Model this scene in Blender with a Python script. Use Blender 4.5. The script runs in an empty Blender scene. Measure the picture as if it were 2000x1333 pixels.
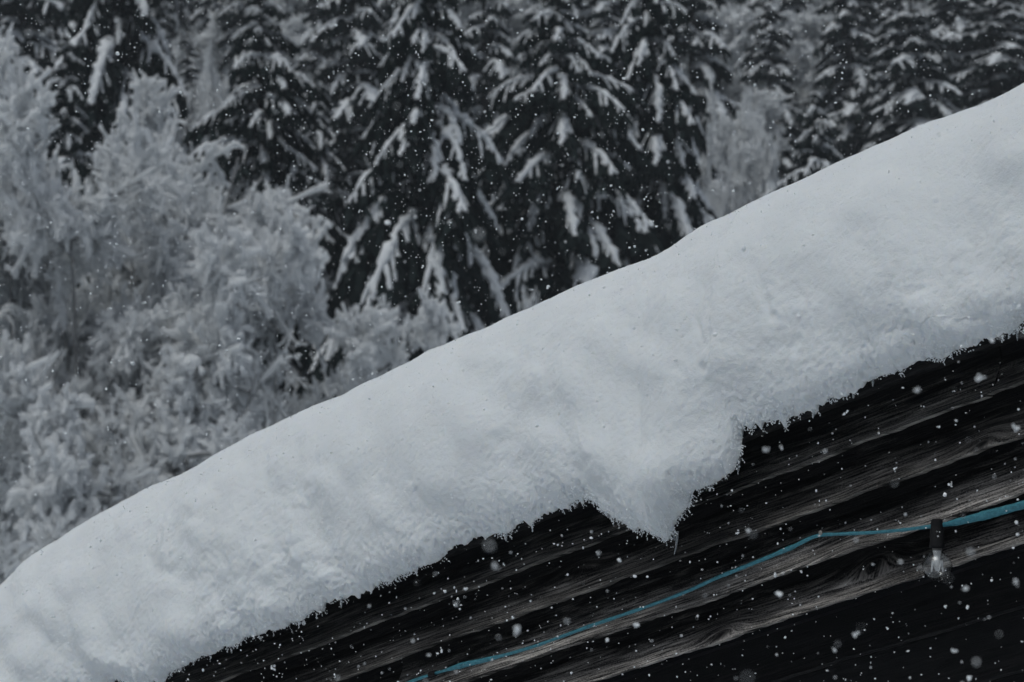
import bpy, math, random
import numpy as np
from mathutils import Matrix, Vector

random.seed(7)
RNG = np.random.default_rng(11)
C = bpy.context.scene.collection
sc = bpy.context.scene

# ------------------------------------------------------------------ camera, world, sun, exposure
LENS = 85.0
FP = LENS / 36.0 * 2000.0            # focal length in photograph pixels
PITCH = math.radians(2.0)
cam_d = bpy.data.cameras.new('camera')
cam = bpy.data.objects.new('camera', cam_d)
C.objects.link(cam)
cam_d.lens = LENS
cam_d.sensor_width = 36.0
cam_d.clip_start = 0.05
cam_d.clip_end = 1500
cam_d.dof.use_dof = True
cam_d.dof.focus_distance = 4.15
cam_d.dof.aperture_fstop = 10.5
cam.rotation_euler = (math.radians(90) + PITCH, 0, 0)
sc.camera = cam

w = bpy.data.worlds.new('World')
sc.world = w
w.use_nodes = True
wn = w.node_tree
for n in list(wn.nodes):
    wn.nodes.remove(n)
SUN_EL, SUN_ROT = math.radians(66), math.radians(226)
sky = wn.nodes.new('ShaderNodeTexSky')
sky.sky_type = 'NISHITA'
sky.sun_disc = False
sky.sun_elevation = SUN_EL
sky.sun_rotation = SUN_ROT
sky.air_density = 1.0
sky.dust_density = 4.0
sky.ozone_density = 1.0
hs = wn.nodes.new('ShaderNodeHueSaturation')
hs.inputs['Saturation'].default_value = 0.6
bg = wn.nodes.new('ShaderNodeBackground')
bg.inputs['Strength'].default_value = 0.10
wo = wn.nodes.new('ShaderNodeOutputWorld')
wn.links.new(sky.outputs[0], hs.inputs['Color'])
# overcast: the cloud cover is brightest overhead
wt_ = wn.nodes.new('ShaderNodeTexCoord'); wx = wn.nodes.new('ShaderNodeSeparateXYZ')
wn.links.new(wt_.outputs['Generated'], wx.inputs[0])
wm = wn.nodes.new('ShaderNodeMapRange'); wn.links.new(wx.outputs[2], wm.inputs[0])
wm.inputs[1].default_value = 0.0; wm.inputs[2].default_value = 1.0; wm.inputs[3].default_value = 0.24; wm.inputs[4].default_value = 1.6
wv = wn.nodes.new('ShaderNodeVectorMath'); wv.operation = 'SCALE'
wn.links.new(hs.outputs[0], wv.inputs[0]); wn.links.new(wm.outputs[0], wv.inputs['Scale'])
wc = wn.nodes.new('ShaderNodeVectorMath'); wc.operation = 'MULTIPLY'
wc.inputs[1].default_value = (0.965, 1.0, 0.985)
wn.links.new(wv.outputs[0], wc.inputs[0]); wn.links.new(wc.outputs[0], bg.inputs[0])
wn.links.new(bg.outputs[0], wo.inputs[0])

sun_d = bpy.data.lights.new('sun', 'SUN')
sun_d.energy = 0.8
sun_d.angle = math.radians(32)
sun_d.color = (0.86, 0.965, 1.0)
sun = bpy.data.objects.new('sun', sun_d)
C.objects.link(sun)
# direction to the sun; the sky's rotation turns clockwise from +Y
sdir = Vector((math.sin(SUN_ROT) * math.cos(SUN_EL), math.cos(SUN_ROT) * math.cos(SUN_EL), math.sin(SUN_EL)))
sun.rotation_euler = sdir.to_track_quat('Z', 'Y').to_euler()

sc.view_settings.view_transform = 'Standard'
sc.view_settings.look = 'None'
sc.view_settings.gamma = 1.0
sc.view_settings.use_curve_mapping = False
sc.view_settings.exposure = -0.53
sc.cycles.max_bounces = 10
sc.cycles.diffuse_bounces = 7
sc.cycles.volume_bounces = 0
sc.cycles.transparent_max_bounces = 8
sc.cycles.caustics_refractive = True
sc.cycles.caustics_reflective = False

# ------------------------------------------------------------------ helpers
cp, sp = math.cos(PITCH), math.sin(PITCH)
def cam2world(v):
    x, up, f = v
    return np.array([x, f * cp - up * sp, f * sp + up * cp])
def ray(px, py):
    return cam2world(((px - 1000.0), (666.5 - py), FP))
def at(px, py, dist):
    r = ray(px, py)
    return r / r[1] * dist

def tag(o, label=None, cat=None, group=None, kind=None):
    if label: o['label'] = label
    if cat: o['category'] = cat
    if group: o['group'] = group
    if kind: o['kind'] = kind
    return o

def empty(name, loc=(0, 0, 0)):
    o = bpy.data.objects.new(name, None)
    o.empty_display_size = 0.2
    C.objects.link(o)
    o.location = loc
    return o

def np_mesh(name, V, F, mat=None, smooth=True):
    """V (n,3), F (m,3 or 4)"""
    V = np.asarray(V, dtype=np.float32); F = np.asarray(F, dtype=np.int32)
    me = bpy.data.meshes.new(name)
    k = F.shape[1]
    me.vertices.add(len(V)); me.vertices.foreach_set('co', V.ravel())
    me.loops.add(F.size); me.loops.foreach_set('vertex_index', F.ravel())
    me.polygons.add(len(F))
    me.polygons.foreach_set('loop_start', np.arange(0, F.size, k, dtype=np.int32))
    me.polygons.foreach_set('loop_total', np.full(len(F), k, dtype=np.int32))
    me.polygons.foreach_set('use_smooth', np.full(len(F), smooth, dtype=bool))
    if mat: me.materials.append(mat)
    me.update(calc_edges=True)
    me.validate()
    return me

def link(name, me, parent=None, M=None):
    o = bpy.data.objects.new(name, me)
    C.objects.link(o)
    if M is not None: o.matrix_world = M
    if parent:
        o.parent = parent
        o.matrix_parent_inverse = parent.matrix_world.inverted() if M is not None else Matrix()
    return o

class Acc:
    """collects quads"""
    def __init__(s): s.v = []; s.f = []; s.n = 0
    def add(s, V, F):
        V = np.asarray(V, float).reshape(-1, 3); F = np.asarray(F, int)
        if F.shape[1] == 3: F = np.concatenate([F, F[:, 2:3]], 1)
        s.v.append(V); s.f.append(F + s.n); s.n += len(V)
    def mesh(s, name, mat, smooth=True):
        V = np.concatenate(s.v); F = np.concatenate(s.f)
        tri = F[:, 2] == F[:, 3]
        if tri.all(): return np_mesh(name, V, F[:, :3], mat, smooth)
        if tri.any():
            q = F[~tri]; t = F[tri][:, :3]
            q = np.concatenate([q[:, [0, 1, 2]], q[:, [0, 2, 3]]]); F = np.concatenate([q, t])
        return np_mesh(name, V, F, mat, smooth)

def tubes(P, R, sides=6, squash=1.0, jitter=0.0, rng=RNG, lift=0.0):
    """P (n,k,3) polylines, R (n,k) radii -> verts, quads; squash flattens the vertical"""
    n, k, _ = P.shape
    T = np.gradient(P, axis=1)
    T /= np.linalg.norm(T, axis=2, keepdims=True) + 1e-9
    up = np.zeros_like(T); up[..., 2] = 1
    near = np.abs(T[..., 2]) > 0.97
    up[near] = (1, 0, 0)
    S = np.cross(T, up); S /= np.linalg.norm(S, axis=2, keepdims=True) + 1e-9
    U = np.cross(S, T)
    a = np.arange(sides) * 2 * np.pi / sides
    Rr = R[:, :, None] * (1 + jitter * rng.uniform(-1, 1, (n, k, sides)))
    ca = np.cos(a)[None, None, :, None]; sa = np.sin(a)[None, None, :, None]
    V = P[:, :, None, :] + Rr[..., None] * (S[:, :, None, :] * ca + U[:, :, None, :] * sa * squash)
    V[..., 2] += lift
    idx = np.arange(n * k * sides).reshape(n, k, sides)
    nx = np.roll(idx, -1, axis=2)
    F = np.stack([idx[:, :-1], nx[:, :-1], nx[:, 1:], idx[:, 1:]], -1).reshape(-1, 4)
    return V.reshape(-1, 3), F

_tab = np.random.default_rng(5).uniform(-1, 1, (256, 256))
def vnoise(x, y, seed=0):
    x = x + seed * 17.37; y = y + seed * 9.71
    xi = np.floor(x).astype(int); yi = np.floor(y).astype(int)
    fx = x - xi; fy = y - yi
    fx = fx * fx * fx * (fx * (fx * 6 - 15) + 10); fy = fy * fy * fy * (fy * (fy * 6 - 15) + 10)
    g = lambda a, b: _tab[a & 255, b & 255]
    return (g(xi, yi) * (1 - fx) + g(xi + 1, yi) * fx) * (1 - fy) + (g(xi, yi + 1) * (1 - fx) + g(xi + 1, yi + 1) * fx) * fy
def fbm(x, y, seed=0, oct=4, gain=0.5):
    r = 0; a = 1
    for i in range(oct):
        r = r + a * vnoise(x * 2 ** i, y * 2 ** i, seed + i * 3); a *= gain
    return r

# ------------------------------------------------------------------ materials
def new_mat(name):
    m = bpy.data.materials.new(name); m.use_nodes = True
    nt = m.node_tree; b = nt.nodes['Principled BSDF']
    return m, nt, b
def N(nt, t, **kw):
    n = nt.nodes.new(t)
    for k, v in kw.items(): setattr(n, k, v)
    return n
def math_n(nt, op, a, b=None, c=None):
    n = nt.nodes.new('ShaderNodeMath'); n.operation = op
    for i, x in enumerate((a, b, c)):
        if x is None: continue
        if isinstance(x, (int, float)): n.inputs[i].default_value = x
        else: nt.links.new(x, n.inputs[i])
    return n.outputs[0]
def ramp(nt, fac, stops):
    r = nt.nodes.new('ShaderNodeValToRGB'); nt.links.new(fac, r.inputs[0])
    e = r.color_ramp.elements
    while len(e) < len(stops): e.new(0.5)
    for i, (p, c) in enumerate(stops):
        e[i].position = p; e[i].color = (*c, 1)
    return r.outputs[0]
def noise(nt, vec, scale, detail=4, rough=0.5, dist=0.0):
    n = nt.nodes.new('ShaderNodeTexNoise')
    if vec is not None: nt.links.new(vec, n.inputs['Vector'])
    n.inputs['Scale'].default_value = scale; n.inputs['Detail'].default_value = detail
    n.inputs['Roughness'].default_value = rough; n.inputs['Distortion'].default_value = dist
    return n.outputs[0]
def bump(nt, h, strength, dist, bsdf):
    b = nt.nodes.new('ShaderNodeBump'); nt.links.new(h, b.inputs['Height'])
    b.inputs['Strength'].default_value = strength; b.inputs['Distance'].default_value = dist
    nt.links.new(b.outputs[0], bsdf.inputs['Normal'])

def snow_material(name, col, bumps=None, sss=0.0):
    m, nt, b = new_mat(name)
    tc = N(nt, 'ShaderNodeTexCoord')
    b.inputs['Roughness'].default_value = 0.85
    b.inputs['Specular IOR Level'].default_value = 0.15
    f = noise(nt, tc.outputs['Object'], 9.0, 5, 0.6)
    c = ramp(nt, f, [(0.3, tuple(x * 0.94 for x in col)), (0.7, col)])
    nt.links.new(c, b.inputs['Base Color'])
    if bumps:
        s1, s2 = bumps
        h = math_n(nt, 'ADD', noise(nt, tc.outputs['Object'], s1, 6, 0.62), math_n(nt, 'MULTIPLY', noise(nt, tc.outputs['Object'], s2, 3, 0.7), 0.5))
        bump(nt, h, 0.8, 0.004, b)
    if sss:
        b.inputs['Subsurface Weight'].default_value = sss
        b.inputs['Subsurface Radius'].default_value = (0.02, 0.024, 0.03)
        b.inputs['Subsurface Scale'].default_value = 0.25
    return m
M_SNOW = snow_material('roof_snow', (0.80, 0.835, 0.86), (60, 380), 0.6)
M_FROST = snow_material('frost', (0.90, 0.93, 0.95))
M_TSNOW = snow_material('tree_snow', (0.82, 0.85, 0.88))
M_HOAR = snow_material('hoar_snow', (0.94, 0.955, 0.965))
def let_light_through(m, amount):
    nt = m.node_tree; b = nt.nodes['Principled BSDF']; out = nt.nodes['Material Output']
    t = nt.nodes.new('ShaderNodeBsdfTranslucent'); t.inputs[0].default_value = (0.94, 0.955, 0.965, 1)
    mx = nt.nodes.new('ShaderNodeMixShader'); mx.inputs[0].default_value = amount
    nt.links.new(b.outputs[0], mx.inputs[1]); nt.links.new(t.outputs[0], mx.inputs[2]); nt.links.new(mx.outputs[0], out.inputs['Surface'])
let_light_through(M_HOAR, 0.5)
M_GROUND = snow_material('ground_snow', (0.70, 0.74, 0.78), (0.6, 6))

def simple(name, col, rough=0.8, var=0.3, scale=6.0, spec=0.2):
    m, nt, b = new_mat(name)
    tc = N(nt, 'ShaderNodeTexCoord')
    f = noise(nt, tc.outputs['Object'], scale, 5, 0.6)
    nt.links.new(ramp(nt, f, [(0.3, tuple(x * (1 - var) for x in col)), (0.7, tuple(x * (1 + var) for x in col))]), b.inputs['Base Color'])
    b.inputs['Roughness'].default_value = rough
    b.inputs['Specular IOR Level'].default_value = spec
    return m
M_NEEDLE = simple('needles', (0.018, 0.026, 0.026), 0.9, 0.4, 3, 0.05)
M_BARK = simple('bark', (0.035, 0.033, 0.032), 0.95, 0.4, 12, 0.1)
M_RIME = simple('rimed_bark', (0.22, 0.225, 0.23), 0.95, 0.5, 9, 0.1)
M_SOCKET = simple('black_socket', (0.008, 0.008, 0.009), 0.7, 0.3, 60, 0.2)
M_BRASS = simple('bulb_cap', (0.25, 0.24, 0.22), 0.35, 0.2, 80, 0.6)
M_DARK = simple('dark_timber', (0.008, 0.008, 0.010), 0.8, 0.4, 10, 0.15)

# ------------------------------------------------------------------ the gable's own frame
VPc = np.array([-5500.0, -2503.0, FP])        # direction down the rake, from its vanishing point
D = -cam2world(VPc); D /= np.linalg.norm(D)   # up the rake, to the right and towards the camera
Nn = np.array([D[1], -D[0], 0.0]); Nn /= np.linalg.norm(Nn)
if Nn[1] > 0: Nn = -Nn                         # out of the wall
V_ = np.cross(Nn, D); V_ /= np.linalg.norm(V_)
if V_[2] < 0: V_ = -V_
P0 = at(1830, 1050, 3.9)                       # anchor point on the wall
MB = Matrix(((D[0], V_[0], Nn[0], P0[0]), (D[1], V_[1], Nn[1], P0[1]), (D[2], V_[2], Nn[2], P0[2]), (0, 0, 0, 1)))
def wall(px, py, off=0.0):
    """pixel -> (u, h) on the plane parallel to the wall at distance off"""
    r = ray(px, py)
    t = (np.dot(Nn, P0) + off) / np.dot(Nn, r)
    q = r * t - P0
    return float(np.dot(q, D)), float(np.dot(q, V_))
def W(u, h, o):
    return P0 + u * D + h * V_ + o * Nn

# ------------------------------------------------------------------ ground
def ground_z(x, y):
    near = -3.2 - 5.0 / (1 + np.exp(-(y - 28) / 6.0))
    hill = np.where(y > 72, (y - 72) * 0.42, 0)
    return near + hill + 0.6 * vnoise(x / 14, y / 14, 4) * np.clip((y - 8) / 10, 0, 1)
gx, gy = np.meshgrid(np.linspace(-140, 140, 141), np.linspace(-18, 300, 160))
gv = np.stack([gx, gy, ground_z(gx, gy)], -1).reshape(-1, 3)
gi = np.arange(gx.size).reshape(gx.shape)
gf = np.stack([gi[:-1, :-1], gi[:-1, 1:], gi[1:, 1:], gi[1:, :-1]], -1).reshape(-1, 4)
g = link('snowy_ground', np_mesh('snowy_ground', gv, gf, M_GROUND)); tag(g, kind='structure')

# ------------------------------------------------------------------ wood
def wood_material(name, dark, light, knots, gain=1.0):
    m, nt, b = new_mat(name)
    tc = N(nt, 'ShaderNodeTexCoord'); oi = N(nt, 'ShaderNodeObjectInfo')
    sx = N(nt, 'ShaderNodeSeparateXYZ'); nt.links.new(tc.outputs['Object'], sx.inputs[0])
    u, h = sx.outputs[0], sx.outputs[1]
    # slow wander of the grain -> flames and cathedral arcs
    cv = N(nt, 'ShaderNodeCombineXYZ')
    nt.links.new(math_n(nt, 'MULTIPLY', u, 3.0), cv.inputs[0]); nt.links.new(math_n(nt, 'MULTIPLY', h, 14.0), cv.inputs[1])
    nt.links.new(math_n(nt, 'MULTIPLY', oi.outputs['Random'], 37.0), cv.inputs[2])
    wn_ = noise(nt, cv.outputs[0], 1.0, 2, 0.5)
    f = math_n(nt, 'ADD', h, math_n(nt, 'MULTIPLY', math_n(nt, 'SUBTRACT', wn_, 0.5), 0.020))
    core = None
    for (ku, kh, a, bb, A) in knots:
        du = math_n(nt, 'DIVIDE', math_n(nt, 'SUBTRACT', u, ku), a)
        dh = math_n(nt, 'SUBTRACT', h, kh)
        dhb = math_n(nt, 'DIVIDE', dh, bb)
        r2 = math_n(nt, 'ADD', math_n(nt, 'MULTIPLY', du, du), math_n(nt, 'MULTIPLY', dhb, dhb))
        g_ = math_n(nt, 'EXPONENT', math_n(nt, 'MULTIPLY', r2, -1.0))
        # lines are drawn round the knot
        f = math_n(nt, 'SUBTRACT', f, math_n(nt, 'MULTIPLY', math_n(nt, 'MULTIPLY', g_, A), math_n(nt, 'ADD', dh, bb * 0.6)))
        rc = math_n(nt, 'ADD', math_n(nt, 'POWER', math_n(nt, 'DIVIDE', math_n(nt, 'SUBTRACT', u, ku), a * 0.30), 2.0),
                    math_n(nt, 'POWER', math_n(nt, 'DIVIDE', dh, bb * 0.42), 2.0))
        cc = math_n(nt, 'EXPONENT', math_n(nt, 'MULTIPLY', rc, -1.0))
        core = cc if core is None else math_n(nt, 'ADD', core, cc)
    gv_ = N(nt, 'ShaderNodeCombineXYZ')
    nt.links.new(math_n(nt, 'MULTIPLY', u, 14.0), gv_.inputs[0]); nt.links.new(math_n(nt, 'MULTIPLY', f, 330.0), gv_.inputs[1])
    nt.links.new(math_n(nt, 'MULTIPLY', oi.outputs['Random'], 91.0), gv_.inputs[2])
    grain = noise(nt, gv_.outputs[0], 1.0, 3, 0.6)
    fv = N(nt, 'ShaderNodeCombineXYZ')
    nt.links.new(math_n(nt, 'MULTIPLY', u, 260.0), fv.inputs[0]); nt.links.new(math_n(nt, 'MULTIPLY', f, 900.0), fv.inputs[1])
    fine = noise(nt, fv.outputs[0], 1.0, 2, 0.6)
    # worn patches where the stain has weathered away
    pv = N(nt, 'ShaderNodeCombineXYZ')
    nt.links.new(math_n(nt, 'MULTIPLY', u, 3.0), pv.inputs[0]); nt.links.new(math_n(nt, 'MULTIPLY', h, 7.0), pv.inputs[1])
    nt.links.new(math_n(nt, 'MULTIPLY', oi.outputs['Random'], 53.0), pv.inputs[2])
    worn = noise(nt, pv.outputs[0], 1.0, 4, 0.6)
    g1 = math_n(nt, 'ADD', math_n(nt, 'MULTIPLY', grain, 0.62), math_n(nt, 'MULTIPLY', fine, 0.38))
    # ridge contrast
    g2 = N(nt, 'ShaderNodeMapRange'); nt.links.new(g1, g2.inputs[0])
    g2.inputs[1].default_value = 0.42; g2.inputs[2].default_value = 0.60
    w2 = N(nt, 'ShaderNodeMapRange'); nt.links.new(worn, w2.inputs[0])
    w2.inputs[1].default_value = 0.28; w2.inputs[2].default_value = 0.60; w2.inputs[3].default_value = 0.3
    # ragged wear on each board's lower part, plus lap shade painted on its upper
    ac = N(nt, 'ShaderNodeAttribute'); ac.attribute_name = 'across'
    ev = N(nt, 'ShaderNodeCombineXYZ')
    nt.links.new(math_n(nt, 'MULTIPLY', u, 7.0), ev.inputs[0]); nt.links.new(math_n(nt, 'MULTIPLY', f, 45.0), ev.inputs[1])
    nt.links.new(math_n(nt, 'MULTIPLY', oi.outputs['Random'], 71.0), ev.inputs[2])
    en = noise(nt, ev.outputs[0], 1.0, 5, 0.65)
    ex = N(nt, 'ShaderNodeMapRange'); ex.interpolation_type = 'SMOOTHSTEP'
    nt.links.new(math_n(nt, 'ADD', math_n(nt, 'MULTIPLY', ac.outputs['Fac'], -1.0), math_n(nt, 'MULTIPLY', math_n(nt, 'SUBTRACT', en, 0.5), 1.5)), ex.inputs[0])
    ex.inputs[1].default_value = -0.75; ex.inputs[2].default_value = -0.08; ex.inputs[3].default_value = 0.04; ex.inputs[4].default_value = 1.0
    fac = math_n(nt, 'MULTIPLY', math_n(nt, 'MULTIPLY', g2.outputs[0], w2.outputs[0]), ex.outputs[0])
    if core is not None:
        fac = math_n(nt, 'MULTIPLY', fac, math_n(nt, 'SUBTRACT', 1.0, math_n(nt, 'MINIMUM', core, 1.0)))
    mid = tuple((a * 0.6 + b_ * 0.4) for a, b_ in zip(dark, light))
    col = ramp(nt, fac, [(0.0, dark), (0.5, mid), (1.0, light)])
    nt.links.new(col, b.inputs['Base Color'])
    b.inputs['Roughness'].default_value = 0.7
    b.inputs['Specular IOR Level'].default_value = 0.2
    bump(nt, g1, 0.8, 0.004, b)
    return m
def knot(px, py, a, bb, A):
    u, h = wall(px, py, 0.04); return (u, h, a, bb, A)
KNOTS = [knot(1688, 1108, 0.060, 0.032, 1.1), knot(1412, 1240, 0.05, 0.020, 0.9), knot(1925, 868, 0.05, 0.022, 0.9), knot(1105, 1120, 0.06, 0.02, 0.8)]
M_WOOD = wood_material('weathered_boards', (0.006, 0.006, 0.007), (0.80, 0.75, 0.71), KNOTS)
M_WOOD2 = wood_material('darker_boards', (0.008, 0.008, 0.009), (0.50, 0.47, 0.44), KNOTS)  # upper gable boards: same grain, with a darker pale tone
M_WOOD3 = wood_material('black_boards', (0.006, 0.006, 0.007), (0.024, 0.023, 0.023), [])

hut = empty('wooden_hut', tuple(W(0, -2.6, -0.1)))
bpy.context.view_layer.update()
tag(hut, 'dark timber hut gable with overlapping boards under the thick roof snow', 'hut')

def board(name, u0, u1, hb, ht, wb, wt, th, mat, seed):
    """a lapped board: lower edge stands out at wb, upper edge at wt"""
    nu = max(2, int((u1 - u0) / 0.012))
    us = np.linspace(u0, u1, nu)
    # section points (t across 0 bottom .. 1 top)
    sec = [(0.0, -th, 1), (0.0, -0.004, 1), (0.004, 0.0, 1)] + [(x, 0.0, 0) for x in np.linspace(0.008, ht - hb, 13)] + [(ht - hb, -th, 0)]
    k = len(sec)
    V = np.zeros((nu, k, 3)); across = np.zeros((nu, k), np.float32)
    edge = 0.0018 * fbm(us * 9, us * 0 + seed, seed, 4) + 0.0012 * vnoise(us * 60, us * 0, seed)
    face = 0.0022 * fbm(us * 4, us * 0 + 3, seed + 5, 3)
    for j, (t, o, e) in enumerate(sec):
        fr = t / (ht - hb)
        cove = 1 - (1 - fr) ** 2.6
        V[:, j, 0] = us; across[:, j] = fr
        V[:, j, 1] = hb + t + edge * (1 if e else max(0, 1 - fr * 3))
        V[:, j, 2] = wb + (wt - wb) * cove + o + face + 0.001 * vnoise(us * 30, us * 0 + j, seed + j) * (0 < j < k - 1)
    idx = np.arange(nu * k).reshape(nu, k)
    nx = np.roll(idx, -1, axis=1)
    F = np.stack([idx[:-1], idx[1:], nx[1:], nx[:-1]], -1).reshape(-1, 4).tolist()
    me = bpy.data.meshes.new(name)
    me.from_pydata(V.reshape(-1, 3).tolist(), [], F + [list(idx[0]), list(idx[-1][::-1])])
    me.polygons.foreach_set('use_smooth', [False] * len(me.polygons))
    me.materials.append(mat); me.update()
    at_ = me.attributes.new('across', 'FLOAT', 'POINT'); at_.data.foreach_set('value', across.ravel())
    return link(name, me, hut, MB)

E = [wall(2000, y, o_)[1] for y, o_ in ((650, 0.09), (747, 0.07), (850, 0.07), (963, 0.07), (1059, 0.07))]
U0, U1 = -1.95, 0.95
joint = wall(1968, 800, 0.02)[0]
j2 = wall(1140, 1150, 0.02)[0]; j3 = wall(760, 1280, 0.02)[0]
splits = [[], [joint], [j2 - 0.25], [], [j2 + 0.55]]
for i in range(1, 5):
    cuts = [U0] + ([] if i not in (1, 3) else ([joint] if i == 1 else [j3])) + [U1]
    for a, b_ in zip(cuts[:-1], cuts[1:]):
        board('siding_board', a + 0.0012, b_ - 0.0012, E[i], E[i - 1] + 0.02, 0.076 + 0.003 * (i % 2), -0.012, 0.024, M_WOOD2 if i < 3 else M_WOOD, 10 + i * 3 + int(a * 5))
# barge board under the snow, standing proud
board('barge_board', U0, U1, E[0], E[0] + 0.17, 0.098, 0.096, 0.030, M_WOOD3, 3)
# lower wall, set back under the gable boards, near black
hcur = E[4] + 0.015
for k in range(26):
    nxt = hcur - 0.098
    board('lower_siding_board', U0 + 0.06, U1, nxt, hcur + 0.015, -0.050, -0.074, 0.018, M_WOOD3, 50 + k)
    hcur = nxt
def slab(name, u0, u1, h0, h1, w0, w1, mat):
    v = [(u, h, o) for u in (u0, u1) for h in (h0, h1) for o in (w0, w1)]
    f = [(0, 1, 3, 2), (4, 6, 7, 5), (0, 4, 5, 1), (2, 3, 7, 6), (0, 2, 6, 4), (1, 5, 7, 3)]
    me = bpy.data.meshes.new(name); me.from_pydata(v, [], f); me.materials.append(mat); me.update()
    return link(name, me, hut, MB)
slab('sheathing', U0 + 0.1, U1 - 0.003, -2.6, E[0] + 0.10, -0.14, -0.095, M_DARK)
slab('ledger', U0 + 0.05, U1, E[4] - 0.002 + 0.004, E[4] + 0.06, -0.094, -0.030, M_DARK)
slab('roof_deck', U0 - 0.05, U1 + 0.6, E[0] + 0.105, E[0] + 0.14, -3.0, 0.018, M_DARK)

# ------------------------------------------------------------------ roof snow
top_px = [(-260, 1560), (-160, 1385), (-70, 1290), (0, 1182), (60, 1100), (110, 1050), (170, 1016), (250, 974), (300, 948), (400, 905), (440, 880), (500, 850), (600, 801),
          (700, 752), (800, 703), (840, 684), (900, 657), (1000, 612), (1090, 571), (1200, 526), (1270, 502), (1300, 487), (1340, 463), (1400, 430), (1500, 383),
          (1600, 336), (1700, 290), (1800, 247), (1900, 208), (1930, 196), (2000, 157), (2200, 62), (2500, -80)]
bot_px = [(-260, 1600), (-100, 1470), (60, 1400), (150, 1362), (225, 1338), (262, 1334), (318, 1336), (336, 1312), (350, 1296), (380, 1284), (420, 1268), (480, 1242), (560, 1222), (610, 1196),
          (650, 1181), (700, 1161), (760, 1135), (830, 1101), (880, 1077), (940, 1054), (985, 1048), (1010, 1030), (1060, 1008), (1100, 998),
          (1130, 978), (1160, 986), (1200, 1004), (1245, 1021), (1262, 1032), (1300, 1036), (1324, 1050), (1342, 1012), (1358, 985), (1368, 957),
          (1400, 942), (1436, 920), (1449, 880), (1446, 858), (1450, 840), (1500, 835), (1550, 815), (1600, 795), (1660, 765), (1700, 746), (1730, 732),
          (1780, 706), (1850, 681), (1930, 656), (1975, 640), (2000, 612), (2100, 575), (2300, 490), (2500, 420)]
WT, WBt = -0.11, 0.14
tp = sorted(wall(x, y, WT) for x, y in top_px); bp = sorted(wall(x, y, WBt) for x, y in bot_px)
tu, th_ = zip(*tp); bu, bh = zip(*bp)
NU = 1450
us = np.linspace(tp[1][0] - 0.05, 1.05, 6000)
_d = np.hypot(np.gradient(us), np.gradient(np.interp(us, bu, bh))); _c = np.cumsum(_d)
us = np.interp(np.linspace(_c[0], _c[-1], NU), _c, us)       # columns packed where the lower edge is steep
def smooth1(a, k):
    ker = np.hanning(k + 2)[1:-1]; ker /= ker.sum()
    return np.convolve(np.pad(a, k // 2, mode='edge'), ker, 'valid')[:len(a)]
hT = np.interp(us, np.linspace(us[0], us[-1], 1200), smooth1(np.interp(np.linspace(us[0], us[-1], 1200), tu, th_), 31))
hB = smooth1(np.interp(us, bu, bh), 7)
hT = hT + 0.0025 * fbm(us * 7, us * 0, 2, 3)
hB = hB + 0.006 * fbm(us * 22, us * 0, 8, 2)
_sl = np.gradient(hB, us)
arc = np.cumsum(np.hypot(np.gradient(us), np.gradient(hB)))
JAG = (0.0017 * fbm(arc * 110, us * 0, 9, 3, 0.7) - 0.009 * np.clip(fbm(arc * 55, us * 0, 12, 2) - 0.35, 0, 1)) / np.sqrt(1 + _sl ** 2)
JAG = np.clip(JAG, -0.0045, 0.0010)
hh = np.maximum(hT - hB, 0.02)
hBj = hB + JAG
hTop = hB + hh / 0.968
NT = 250
under = np.linspace(0, 1, 14, endpoint=False) ** 0.5
th = np.linspace(0, math.pi / 2, NT)
back = np.linspace(0, 1, 24)[1:] ** 1.6
rows = []
A_W = 0.42
uu = us[:, None]
# front curve
s_len = th[None, :] * 0.42
HB = hB[:, None]; HT = hTop[:, None]; HH = HT - HB
endround = np.clip((us - us[0]) / 0.35, 0, 1) ** 0.5
h_f = HB + HH * np.sin(th)[None, :] ** 1.0
h_f = h_f + JAG[:, None] * np.exp(-(h_f - HB) / 0.012)
w_f = -0.25 * endround[:, None] + A_W * endround[:, None] * np.sign(np.cos(th)) * np.abs(np.cos(th))[None, :] ** 0.9
fb = np.maximum(h_f - HB, 0)
w_f = w_f + 0.012 - 0.026 * np.exp(-fb / 0.018) - 0.02 * np.exp(-fb / 0.10)
# the ledge that runs just above the lower edge on the right, a slumped lobe in the middle
uL0 = wall(1440, 830, WBt)[0]; uC = wall(1280, 960, WBt)[0]; uLobeR = wall(1449, 860, WBt)[0]
ledge = 1 / (1 + np.exp(-(us - uL0 - 0.06) / 0.02))[:, None]
gh = 0.034 + 0.014 * fbm(us * 6, us * 0, 31, 3)[:, None]
ledge = ledge * np.clip(0.45 + 0.9 * vnoise(us * 7, us * 0, 33), 0, 1)[:, None]
w_f = w_f - ledge * 0.004 * np.exp(-((fb - gh) / 0.010) ** 2) + ledge * 0.002 * np.exp(-((fb - gh + 0.016) / 0.010) ** 2)
lobe = np.exp(-((us - uC) / 0.16) ** 2)[:, None]
w_f = w_f + 0.03 * lobe * np.exp(-(fb / 0.16) ** 2)
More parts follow.
